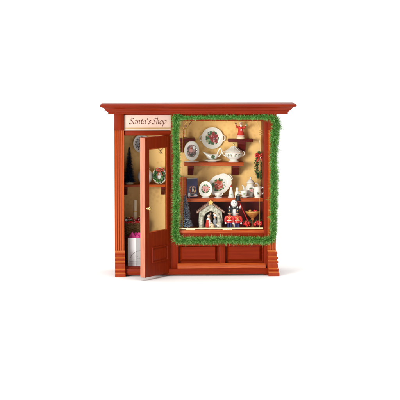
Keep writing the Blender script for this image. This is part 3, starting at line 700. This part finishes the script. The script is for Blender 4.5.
# ------------------------------------------------------------------ bottle-brush trees
def brush_tree(label, loc, h, r, mats, wts, seed, base='bark', trunk=.10):
    q = random.Random(seed)
    t = thing('bottle_brush_tree', label, 'tree', loc, group='bottle brush trees')
    b = B(); b.lathe([(.1, 0), (r*.46, 0), (r*.5, h*.025), (r*.36, h*.055), (.6, h*.075), (.1, h*.08)], base, seg=18); b.build('base', t)
    b = B(); b.tube([(0, 0, h*.05), (0, 0, h*.6), (0, 0, h*.985)], [.55, .4, .2], 'bark'); b.build('trunk', t)
    b = B(); z0 = h*trunk; nt = 9
    for k in range(2500 if wts[2] > .2 else 5200):
        f = q.random()**1.45; z = z0+(h-z0)*f
        tier = 1-((f*nt) % 1)*.34
        rr = r*(1-f)**.72*tier*(.92+.2*noise.noise(Vector((z*.4, k % 7, seed))))
        a = q.uniform(0, 2*PI); d = Vector((cos(a), sin(a), q.uniform(-.30, .08)))
        p = Vector((0, 0, z)); L = rr*q.uniform(.72, 1.05)+.5; e = p+d*L
        s_ = Vector((-sin(a), cos(a), 0)); wd = q.uniform(.2, .36); m = q.choices(mats, wts)[0]
        sp = p+d*L*.25; md = p+d*L*(.66 if wts[2] > .3 else .7)
        v = b.bm.verts.new; i = b.mi(m)
        f1 = b.bm.faces.new((v(sp-s_*wd*.7), v(sp+s_*wd*.7), v(md+s_*wd), v(md-s_*wd))); f1.material_index = i
        tipm = b.mi('frost') if ('frost' in mats and q.random() < (.9 if wts[2] > .2 else .22)) else i
        f2 = b.bm.faces.new((v(md-s_*wd), v(md+s_*wd), v(e+Vector((0, 0, .1))))); f2.material_index = tipm
    b.build('crown', t, smooth=False)
brush_tree('frosted blue bottle-brush tree in the left corner of the display window', (X(185.2, 10), 10, zdisp), 35.5, 9.0, ['fir_b', 'fir_t', 'frost'], [.42, .36, .22], 3, 'wood_s', .12)
zsd = Z(184.4, 34)
brush_tree('dark blue bottle-brush tree on the shelf inside the doorway', (X(129.4, 40), 40, zsd), 38.0, 8.6, ['fir_d', 'fir_b', 'fir_t'], [.42, .40, .18], 4, 'cream', .10)

# ------------------------------------------------------------------ lower display: stable, soldiers, snowman, bowl
def stable():
    t = thing('nativity_stable', 'stone nativity stable with tiled gable roof and gold star', 'nativity set', (X(210.6, 20), 20, zdisp))
    q = random.Random(11)
    b = B(); outer = [(-11.6, 0), (-12.0, 8), (-11.4, 16.5), (0, 24.5), (11.4, 16.5), (12.0, 8), (11.6, 0)]
    arch = [(6.6, 0), (6.9, 6)]+[(6.9*cos(a), 8+9.2*sin(a)) for a in [PI*k/14 for k in range(15)]]+[(-6.9, 6), (-6.6, 0)]
    b.prism(outer+arch, 0, 3, 'stone'); b.build('wall', t)
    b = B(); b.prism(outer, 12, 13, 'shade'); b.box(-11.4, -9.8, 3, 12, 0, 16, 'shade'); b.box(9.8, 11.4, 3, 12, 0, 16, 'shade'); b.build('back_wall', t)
    b = B(); b.lathe([(.1, 0), (12.6, 0), (12.4, .7), (.1, .8)], 'stone', (0, 4, 0), sy=.75); b.build('base', t)
    for sx in (-1, 1):
        b = B(); v = [(sx*14.0, -1.8, 15.0), (0, -1.8, 25.2), (0, 13.4, 25.2), (sx*14.0, 13.4, 15.0)]
        b.hull(v+[(x, y, z+1.5) for x, y, z in v], 'roof', .2)
        for k in range(9):
            f = (k+.5)/9; b.ball((sx*14.0*f, -1.8, 26.3-10.2*f), (1.1, .9, .95), 'roof', 10)
            for j in range(4): b.ball((sx*14.0*f, .6+3*j, 26.6-10.2*f), (1.0, 1.5, .5), 'roof', 8)
        b.build('roof', t)
    b = B(); pts = []
    for k in range(10):
        a = PI/2+2*PI*k/10; r = 3.1 if k % 2 == 0 else 1.7; pts.append((r*cos(a), 26.2+r*sin(a)))
    b.prism(pts, -3.0, -2.0, 'gold_paint'); b.build('star', t)
    for x, dx in ((-9.2, 1), (9.2, -1)):                          # pale columns flanking the arch
        b = B(); b.tube(smooth_path([(x-.6*dx, -.9, .6), (x, -1.1, 6), (x+.6*dx, -.9, 11), (x+3.2*dx, -.6, 15.4)]), [1.9]*5+[1.6]*5+[1.5]*6, 'stone', 10); b.build('column', t)
    def robe(x, y, h, w_, m, hood, face=True, lean=0):
        e = B(); e.lathe([(.1, .6), (w_, .6), (w_*.92, h*.3), (w_*.6, h*.68), (w_*.32, h*.8), (.1, h*.82)], m, (x, y, 0), 16, sy=.8)
        e.ball((x+lean, y-.4, h*.9), (w_*.42, w_*.42, h*.11), 'skin'); e.ball((x+lean, y+.15, h*.92), (w_*.5, w_*.48, h*.12), hood)
        e.tube([(x-w_*.5, y-.3, h*.66), (x-w_*.4, y-1.3, h*.5), (x+lean*.5, y-1.7, h*.46)], w_*.2, m); e.tube([(x+w_*.5, y-.3, h*.66), (x+w_*.5, y-1.3, h*.5), (x+lean*.5, y-1.7, h*.46)], w_*.2, m)
        e.build('figure', t)
    robe(-2.2, 1.5, 13.0, 3.0, 'white', 'white', lean=.4)
    b = B(); b.lathe([(3.2, .7), (3.1, 3.4), (2.2, 7.5), (1.9, 8.6)], 'cloth_red', (-2.9, 1.2, 0), 16, sx=.7, sy=.8); b.build('cloak', t)
    robe(4.6, 3.0, 12.0, 2.4, 'grey_blue', 'cream', lean=-.3)
    robe(.2, 7.5, 15.5, 2.6, 'bark', 'bark')
    robe(1.4, -.4, 5.8, 2.6, 'cream', 'white', lean=-.8)
    b = B(); b.ball((3.6, -.6, 15.0), (1.0, .8, 1.0), 'skin', 10); b.ball((5.6, -.4, 13.0), (2.4, 1.0, 1.5), 'white', 12); b.hull([(2.4, -.2, 13.4), (2.6, .3, 13.2), (7.6, .9, 17.4), (7.4, .5, 17.6), (2.4, -.3, 14.8), (2.6, .2, 14.8), (6.0, .9, 19.2), (5.8, .4, 19.2)], 'white', .1); b.build('angel', t)
    b = B(); b.box(-1.0, 4.4, -1.8, .6, .6, 2.4, 'bark', .3); b.ball((1.8, -.6, 2.7), (2.3, 1.0, .8), 'cream', 10); b.build('manger', t)
    b = B(); b.ball((8.4, -1.2, 2.6), (2.0, 1.3, 1.3), 'white', 10); b.ball((6.6, -1.6, 3.8), (.9, .8, .8), 'cream', 8)
    for x in (7.4, 9.4):
        for y in (-1.8, -.7): b.tube([(x, y, 2), (x, y, .6)], .35, 'shade', 6)
    b.build('lamb', t)
stable()

def soldier_mesh():
    t = thing('toy_soldier', 'toy soldier', 'toy soldier', (0, 0, 0), group='red-coated toy soldiers')
    b = B()
    for sx in (-1, 1): b.tube([(sx*1.25, 0, .9), (sx*1.3, 0, 3.4), (sx*1.2, 0, 6.4)], [1.05, 1.15, 1.3], 'blue', 10)
    b.ball((0, 0, 6.2), (2.5, 1.9, 1.5), 'blue'); b.build('trousers', t)
    b = B()
    for sx in (-1, 1): b.ball((sx*1.3, -.5, .7), (1.1, 1.7, .75), 'black')
    b.build('boots', t)
    b = B(); b.lathe([(.1, 5.6), (2.9, 5.6), (2.9, 6.4), (2.4, 8.2), (2.6, 10.2), (2.9, 11.8), (2.2, 13.2), (1.1, 13.8), (.1, 13.9)], 'red', sy=.75)
    for sx in (-1, 1): b.tube(smooth_path([(sx*2.3, 0, 12.2), (sx*3.7, -.2, 11.2), (sx*4.2, -.5, 8.8), (sx*3.9, -1.0, 6.8)], 3), [1.35]*3+[1.3]*3+[1.2]*3+[1.1], 'red', 10)
    b.build('coat', t, remesh=.25)
    b = B(); b.tube([(0, 0, 13.3), (0, 0, 14.4)], .9, 'skin'); b.ball((0, -.15, 15.4), (1.65, 1.6, 1.8), 'skin'); b.ball((0, -1.75, 15.2), (.3, .4, .35), 'skin')
    for sx in (-1, 1): b.ball((sx*1.62, 0, 15.4), (.3, .4, .5), 'skin', 8)
    b.build('head', t)
    for sx in (-1, 1):
        b = B(); b.ball((sx*3.85, -1.15, 5.7), (1.0, .95, 1.05), 'white')
        b.build('hand', t)
    b = B(); dot(b, -.65, 15.8, -1.95, .24, 'black'); dot(b, .65, 15.8, -1.95, .24, 'black'); b.tube([(-1.0, -1.5, 14.5), (0, -1.85, 14.75), (1.0, -1.5, 14.5)], .26, 'black', 6); b.build('face', t)
    b = B(); b.lathe([(1.75, 16.3), (1.8, 16.6), (1.75, 19.4), (2.05, 21.4), (.1, 21.7)], 'black'); b.lathe([(.1, 16.2), (2.1, 16.2), (2.1, 16.5), (.1, 16.6)], 'black', (0, -.5, 0), sy=1.05)
    b.ball((0, -1.95, 18.6), (.6, .3, .7), 'gold_paint', 8); b.tube([(0, -1.5, 21.2), (0, -1.4, 23)], [.45, .15], 'white', 6); b.build('hat', t)
    b = B(); b.lathe([(2.62, 8.0), (2.62, 8.6), (2.55, 8.6)], 'white', sy=.8)
    for k in range(4): b.ball((0, -2.18, 9.2+k*1.05), .3, 'gold_paint', 8)
    b.tube([(-2.0, -1.6, 12.4), (0, -2.2, 10.4), (1.9, -1.7, 8.6)], .28, 'gold_paint', 6); b.tube([(2.0, -1.6, 12.4), (0, -2.2, 10.4), (-1.9, -1.7, 8.6)], .28, 'gold_paint', 6)
    for sx in (-1, 1): b.ball((sx*3.0, 0, 12.7), (1.1, 1.0, .45), 'gold_paint', 10)
    b.build('braid', t)
    return t
def copy_thing(o, loc, rz, label):
    c = o.copy(); COL.objects.link(c); c.location = Vector(loc)*S; c.rotation_euler = (0, 0, rz); c['label'] = label
    for k in list(o.children):
        j = k.copy(); COL.objects.link(j); j.parent = c
    return c
sol = soldier_mesh(); sol.location = Vector((X(229.6, 14), 14, zdisp))*S; sol.rotation_euler = (0, 0, rad(-8)); sol['label'] = 'red-coated toy soldier with tall black hat, nearer the stone stable'
copy_thing(sol, (X(237.3, 12), 12, zdisp), rad(6), 'red-coated toy soldier with tall black hat, nearer the wooden bowl')

t = thing('snowman', 'white snowman with black top hat rising behind the toy soldiers', 'snowman', (X(234.6, 19.4), 19.4, zdisp))
b = B(); b.ball((0, 0, 6), (5.0, 3.6, 6.2), 'white'); b.ball((.2, -.2, 15), (4.1, 3.2, 4.6), 'white'); b.ball((-.4, -.5, 22.4), (3.6, 3.0, 3.6), 'white')
b.tube([(3.2, 0, 17), (5.4, -.8, 18.6), (6.4, -1.4, 20.4)], [1.2, 1.0, .9], 'white'); b.build('body', t, remesh=.35)
b = B(); b.lathe([(.1, 25.0), (3.3, 25.0), (3.4, 25.5), (2.1, 25.7), (1.95, 29.2), (2.2, 29.6), (.1, 29.7)], 'black', (.4, -.4, 0)); b.build('hat', t, rot=(0, rad(6), 0))
b = B(); dot(b, -1.7, 23.2, -3.45, .38, 'black'); dot(b, .6, 23.3, -3.45, .38, 'black'); b.tube([(-.6, -3.2, 22.2), (-1.2, -5.0, 21.9)], [.5, .1], 'rust_print', 8); b.build('face', t)
b = B(); b.tube([(3.4*cos(a)-.2, 2.9*sin(a)-.3, 18.9+.3*cos(2*a)) for a in [2*PI*k/20 for k in range(20)]], .75, 'black', 8, closed=True); b.tube([(-2.6, -2.2, 18.8), (-3.4, -2.9, 15), (-3.6, -3, 12)], .7, 'black', 6); b.build('scarf', t)
b = B(); b.tube([(5.2, -2.4, 22.6), (9.6, -3.2, 13.8), (13.4, -4, 6.4)], .42, 'red', 8); b.build('stick', t); t.scale = (1, 1, 1.12)

t = thing('pedestal_bowl', 'golden brown turned wooden bowl on a tall pedestal', 'bowl', (X(252.6, 22), 22, zdisp))
b = B(); b.lathe([(.1, 9.6), (1.6, 9.8), (3.6, 11.2), (5.8, 13.4), (7.2, 15.6), (7.5, 16.4), (7.1, 16.6), (5.6, 14.6), (3, 12.6), (.1, 12.0)], 'bowl', sy=.75); b.tube([(7.2*cos(a), 5.4*sin(a), 16.4) for a in [2*PI*k/32 for k in range(32)]], .4, 'gold_paint', 6, closed=True); b.build('bowl', t)
b = B(); b.lathe([(.1, 0), (3.2, 0), (3.3, .6), (1.8, 1.3), (1.1, 2.4), (1.5, 4.4), (.9, 6), (1.2, 7.4), (2.2, 8.4), (1.5, 9.2), (1.6, 10)], 'bowl', seg=20); b.build('pedestal', t)
b = B(); q = random.Random(9)
for k in range(12): b.ball((q.uniform(-4.4, 4.4), q.uniform(-2.4, 2.4), 15.9+q.uniform(0, 1.2)), q.uniform(1.0, 1.5), q.choice(['bowl', 'rust_print', 'gold_paint', 'bright_berry']), 10)
b.ball((0, 0, 14.4), (5, 3.4, 1.6), 'bark', 12)
for k in range(24): leafy(b, (q.uniform(-5, 5), q.uniform(-3, 1), 16.2), q.uniform(1, 1.8), .4, q.choice(['holly', 'pine_d']), q)
b.build('fruit', t)
def posy(label, sx, d, seed):
    q = random.Random(seed); t = thing('berry_bunch', label, 'berry bunch', (X(sx, d), d, zdisp), group='red berry bunches')
    b = B(); b.lathe([(.1, 0), (1.7, 0), (2.1, 1.8), (1.9, 1.8), (.1, 1.4)], 'wood_d', seg=16); b.build('pot', t)
    b = B(); b.ball((0, 0, 4.4), (2.7, 2.2, 2.2), 'berry', 12)
    for k in range(26):
        a = q.uniform(0, 2*PI); f = q.uniform(-.5, 1); c = (1-f*f)**.5 if abs(f) < 1 else 0
        b.ball((3.5*c*cos(a), 2.8*c*sin(a), 4.4+2.7*f), q.uniform(1.0, 1.4), 'bright_berry', 10)
    b.build('berries', t)
    b = B()
    for k in range(70): leafy(b, (q.gauss(0, 2.2), q.gauss(0, 1.4), 7.0+q.gauss(0, .6)), q.uniform(1.2, 2.4), .6, q.choice(['holly', 'pine_d', 'shade']), q)
    b.build('leaves', t, smooth=False)
posy('red berry bunch with dark leaves beside the toy soldiers', 246.9, 17, 1)
posy('red berry bunch with dark leaves beside the right window post', 258.0, 17, 5)
for sx, lb in ((190.6, 'small cream price card lying by the frosted tree'), (227.2, 'small cream price card lying in front of the toy soldiers')):
    t = thing('price_card', lb, 'card', (X(sx, 5), 5, zdisp), rot=(0, 0, rad(rnd.uniform(-5, 5))), group='price cards')
    b = B(); b.xprism([(-3.4, .05), (-3.2, .9), (-.6, 1.4), (3.2, .3), (3.2, .05)], -4.6, 4.6, 'cream'); b.build('folded_card', t)
    b = B()
    for k in range(3): b.box(-3.6+k*2.5, -1.7+k*2.5, -3.34, -3.30, .35, .6, 'grey_ink')
    b.build('print_line', t)

# ------------------------------------------------------------------ inside the doorway
t = thing('decorated_plate', 'grey patterned plate on the wall inside the doorway', 'plate', P(141.6, 143.6, 52.5), group='decorated plates')
b = B(); disc_plate(b, 8.6, 9.4); b.build('dish', t)
b = B(); dot(b, 0, 0, -.42, 5.9, 'plate_blue', 26, 1.08)
for k in range(14): a = 2*PI*k/14; leafp(b, 6.0*cos(a), 6.5*sin(a), -.9, 1.9, .6, a+1.4, 'dark_print' if k % 2 else 'grey_ink')
b.build('pattern_print', t)

t = thing('white_jar', 'plump white jar on the shelf partly hidden by the door edge', 'jar', (X(145.2, 43), 43, zsd))
b = B(); b.lathe([(.1, 0), (4.6, 0), (4.8, .8), (6.6, 3), (7.8, 7), (7.4, 11), (5.4, 13.6), (4.2, 14.4), (4.6, 15.4), (.1, 15.6)], 'china'); b.build('body', t)
b = B(); b.lathe([(4.8, 15.4), (4.2, 16.6), (2.2, 17.8), (.8, 18.2), (1.1, 19.2), (.1, 19.8)], 'china'); b.build('lid', t)

t = thing('holly_wreath', 'round green holly wreath with red bow leaning on the shelf behind the door glass', 'wreath', (X(158.8, 41), 41, zsd), rot=(rad(-8), 0, 0))
b = B(); disc_plate(b, 7.4, 8.4); b.build('white_dish', t, loc=(.8, 1.4, 8.6))
b = B(); q = random.Random(4)
for k in range(420):
    a = 2*PI*k/420; leafy(b, (4.4*cos(a)+q.gauss(0, .8), q.gauss(-.6, .5), 8.2+5.2*sin(a)+q.gauss(0, .8)), q.uniform(1.2, 2.4), .65, q.choice(['holly', 'pine_d', 'holly', 'pine_m', 'leaf_soft']), q)
b.build('leaves', t, smooth=False)
b = B(); bow(b, (1.2, -2.2, 14.0), 3.2, 'rust_print'); b.build('bow', t)
b = B(); b.tube([(4.4*cos(a), -.3, 8.2+5.2*sin(a)) for a in [2*PI*k/24 for k in range(24)]], .6, 'wire', 6, closed=True); b.build('hoop', t)

t = thing('wall_sprig', 'tiny dry twig sprig pinned high on the wall behind the door glass', 'sprig', P(160.6, 151, 53.6))
b = B(); b.tube([(-2.6, -.3, 2.6), (-.4, -.5, 0), (1.6, -.4, -2.6)], .28, 'bark', 6); b.tube([(-.4, -.5, 0), (2.0, -.4, 2.8)], .22, 'bark', 6); b.build('twig', t)
b = B(); q = random.Random(6)
for k in range(14): leafy(b, (q.uniform(-2, 1.8), -.5, q.uniform(-2.2, 2.2)), 1.1, .3, q.choice(['leaf_soft', 'leaf']), q)
b.build('leaves', t, smooth=False)

t = thing('stool', 'low dark wooden stool holding the wicker basket', 'stool', (X(134, 35), 35, zfloor))
zst = Z(235, 35)-zfloor
B().box(-10.5, 10.5, -8, 8, zst-2, zst, 'wood_d', .3).build('seat', t)
for sx in (-1, 1):
    for sy in (-1, 1): B().tube([(sx*9, sy*6.6, 0), (sx*8.4, sy*6.2, zst-1.9)], [.9, 1.1], 'wood_d').build('leg', t)
t = thing('wicker_basket', 'brown wicker basket with red ribbon rim standing behind the gift bag', 'basket', (X(133.6, 35), 35, zfloor+zst))
b = B(); hh = 13.5
for k in range(10):
    z = .7+k*(hh-1.2)/9; r = 7.4+2.4*k/9
    b.tube([((r+.45*cos(9*a+PI*(k % 2)))*cos(a), (r+.45*cos(9*a+PI*(k % 2)))*sin(a)*.8, z) for a in [2*PI*j/54 for j in range(54)]], .78, 'wicker', 6, closed=True)
b.lathe([(.1, 0), (7, 0), (7, .4), (.1, .5)], 'wicker', sy=.8)
for k in range(18): a = 2*PI*k/18; b.tube([(7.4*cos(a), 5.9*sin(a), 0), (9.8*cos(a), 7.9*sin(a), hh)], .45, 'wicker', 6)
b.build('body', t)
b = B(); b.tube([((10.1+.2*cos(18*a))*cos(a), (8.1+.2*cos(18*a))*sin(a), hh+.6+.5*sin(9*a)) for a in [2*PI*j/72 for j in range(72)]], 1.1, 'red', 7, closed=True)
for k in range(12): a = 2*PI*k/12; b.tube([(11.3*cos(a), 9.3*sin(a), hh-.4), (10.2*cos(a+.16), 8.4*sin(a+.16), hh+1.9)], .3, 'pink_print', 6)
b.build('ribbon', t)
q = random.Random(3)
for x, y, z, r, m in ((-4.6, -2.8, 15.6, 3.0, 'berry'), (.9, -3.6, 15.2, 2.4, 'red'), (5.6, -2.6, 16.6, 2.6, 'berry'), (-1.6, 2.2, 16.2, 2.6, 'red')):
    o = thing('christmas_ball', {'-4.6': 'dark red glass ball at the left of the wicker basket', '0.9': 'bright red ball at the middle of the basket rim', '5.6': 'dark red glass ball at the right of the wicker basket', '-1.6': 'bright red ball at the back of the basket'}[str(x)], 'christmas ball',
              (X(133.6, 35)+x, 35+y, zfloor+zst+z-r), group='red balls in the basket')
    b = B(); b.ball((0, 0, r), r, m, 18); b.build('glass_ball', o)
    b = B(); b.lathe([(.6, 2*r-.15), (.6, 2*r+.5), (.1, 2*r+.6)], 'gold_paint', seg=10); b.build('cap', o)
o = thing('fir_sprig', 'small green sprig tucked between the red balls in the basket', 'sprig', (X(130.2, 30), 30, zfloor+zst+13.4))
b = B()
for k in range(90): leafy(b, (q.gauss(.5, 2.6), q.gauss(-1.4, .8), 1.2+abs(q.gauss(0, 1.6))), q.uniform(1.2, 2.2), .4, q.choice(['holly', 'pine_m', 'pine_d', 'white']), q)
b.build('leaves', o, smooth=False)
B().tube([(-3, -1, .6), (.5, -1.2, 1.4), (4, -1, .8)], .3, 'bark').build('twig', o)
o = thing('toy_bird', 'tiny black and white toy bird perched at the basket edge', 'toy', (X(126.2, 30), 30, zfloor+zst+14.4))
b = B(); b.ball((0, 0, 1.8), (1.7, 1.4, 1.8), 'white', 12); b.ball((.2, -.4, 4.0), (1.1, 1.1, 1.1), 'black', 10); b.tube([(.2, -1.2, 3.9), (.3, -2.2, 3.7)], [.35, .05], 'gold_paint', 6); b.build('body', o)
b = B(); b.ball((-1.3, .2, 2.0), (.7, 1.2, 1.5), 'black', 10); b.ball((1.3, .2, 2.0), (.7, 1.2, 1.5), 'black', 10); b.build('wing', o)
o = thing('paper_roll', 'pale cream paper roll sticking up out of the wicker basket', 'paper roll', (X(134.8, 36), 36, zfloor+zst+6), rot=(0, rad(1), 0))
b = B(); b.lathe([(.7, 0), (1.9, 0), (1.9, 30), (.7, 30), (.6, 29)], 'cream', seg=20); b.build('roll', o)
b = B(); b.lathe([(1.95, 18), (2.0, 18.2), (2.0, 19.0), (1.95, 19.2)], 'gold_paint', seg=20); b.build('band', o)

def gift_bag():
    d = 12; x0 = X(127.6, d); h = Z(237.6, d)-zfloor; wd = 24
    t = thing('gift_bag', 'white paper gift bag with grey round emblem and magenta tissue', 'gift bag', (x0+wd/2, d, zfloor), rot=(0, 0, rad(-3)))
    hw = wd/2; T = 9; b = B()
    def sec(z, e, g): return [(-hw+e, 0+e*.3, z), (-hw*.33, -.35, z), (hw*.33, -.35, z), (hw-e, e*.3, z), (hw-e-g, T/2, z), (hw-e, T-e*.3, z), (-hw+e, T-e*.3, z), (-hw+e+g, T/2, z)]
    b.loft([sec(0, 0, .2), sec(h*.35, .1, .7), sec(h*.7, .25, 1.4), sec(h, .4, 1.9)], 'paper', caps=False)
    b.loft([sec(h, .7, 2.0), sec(h*.7, .6, 1.6), sec(.3, .4, .4)], 'paper', caps=False)
    b.poly(sec(.1, 0, .2), 'paper'); b.build('bag', t, ang=30)
    b = B(); cz = 5.2; cx = 0.4
    b.tube([(cx+10.2*cos(a), -.5, cz+10.2*sin(a)) for a in [PI*k/30 for k in range(31)]], .16, 'grey_ink', 6)
    b.tube([(cx-10.8, -.5, cz-.3), (cx, -.5, cz-.1), (cx+10.8, -.5, cz-.3)], .22, 'grey_ink', 6)
    q = random.Random(12)
    for k in range(26):
        a = q.uniform(.1, PI-.1); r = q.uniform(1, 6); p = (cx+r*cos(a), -.5, cz+.6+r*sin(a)); b.tube([p, (p[0]+q.uniform(-1.2, 1.2), -.5, p[2]+q.uniform(-.4, 1.3))], .12, 'grey_ink', 5)
    b.tube([(-hw+.4, -.25, 3.0), (0, -.55, 3.0), (hw-.4, -.25, 3.0)], .14, 'grey_ink', 5)
    b.build('emblem', t)
    b = B()
    for k in range(15):
        cx_, cy, a = -hw+3.5+k*1.25, q.uniform(.8, T-2), q.uniform(-.5, .5); L = q.uniform(5.5, 9.5); n = 5; rows = []
        for i in range(n+1):
            f = i/n; wv = 3.4*(1-f)**.6*(.6+f)+.15
            rows.append([(cx_+cos(a)*u*wv+q.uniform(-.4, .4)+sin(a)*f*2.2, cy+sin(a)*u*wv*.6+q.uniform(-.4, .4), h-3+L*f+.8*sin(3*u+k)*(1-f)) for u in (-1, -.5, 0, .5, 1)])
        b.loft(rows, 'magenta', closed=False, caps=False)
    b.build('tissue', t, ang=60)
gift_bag()
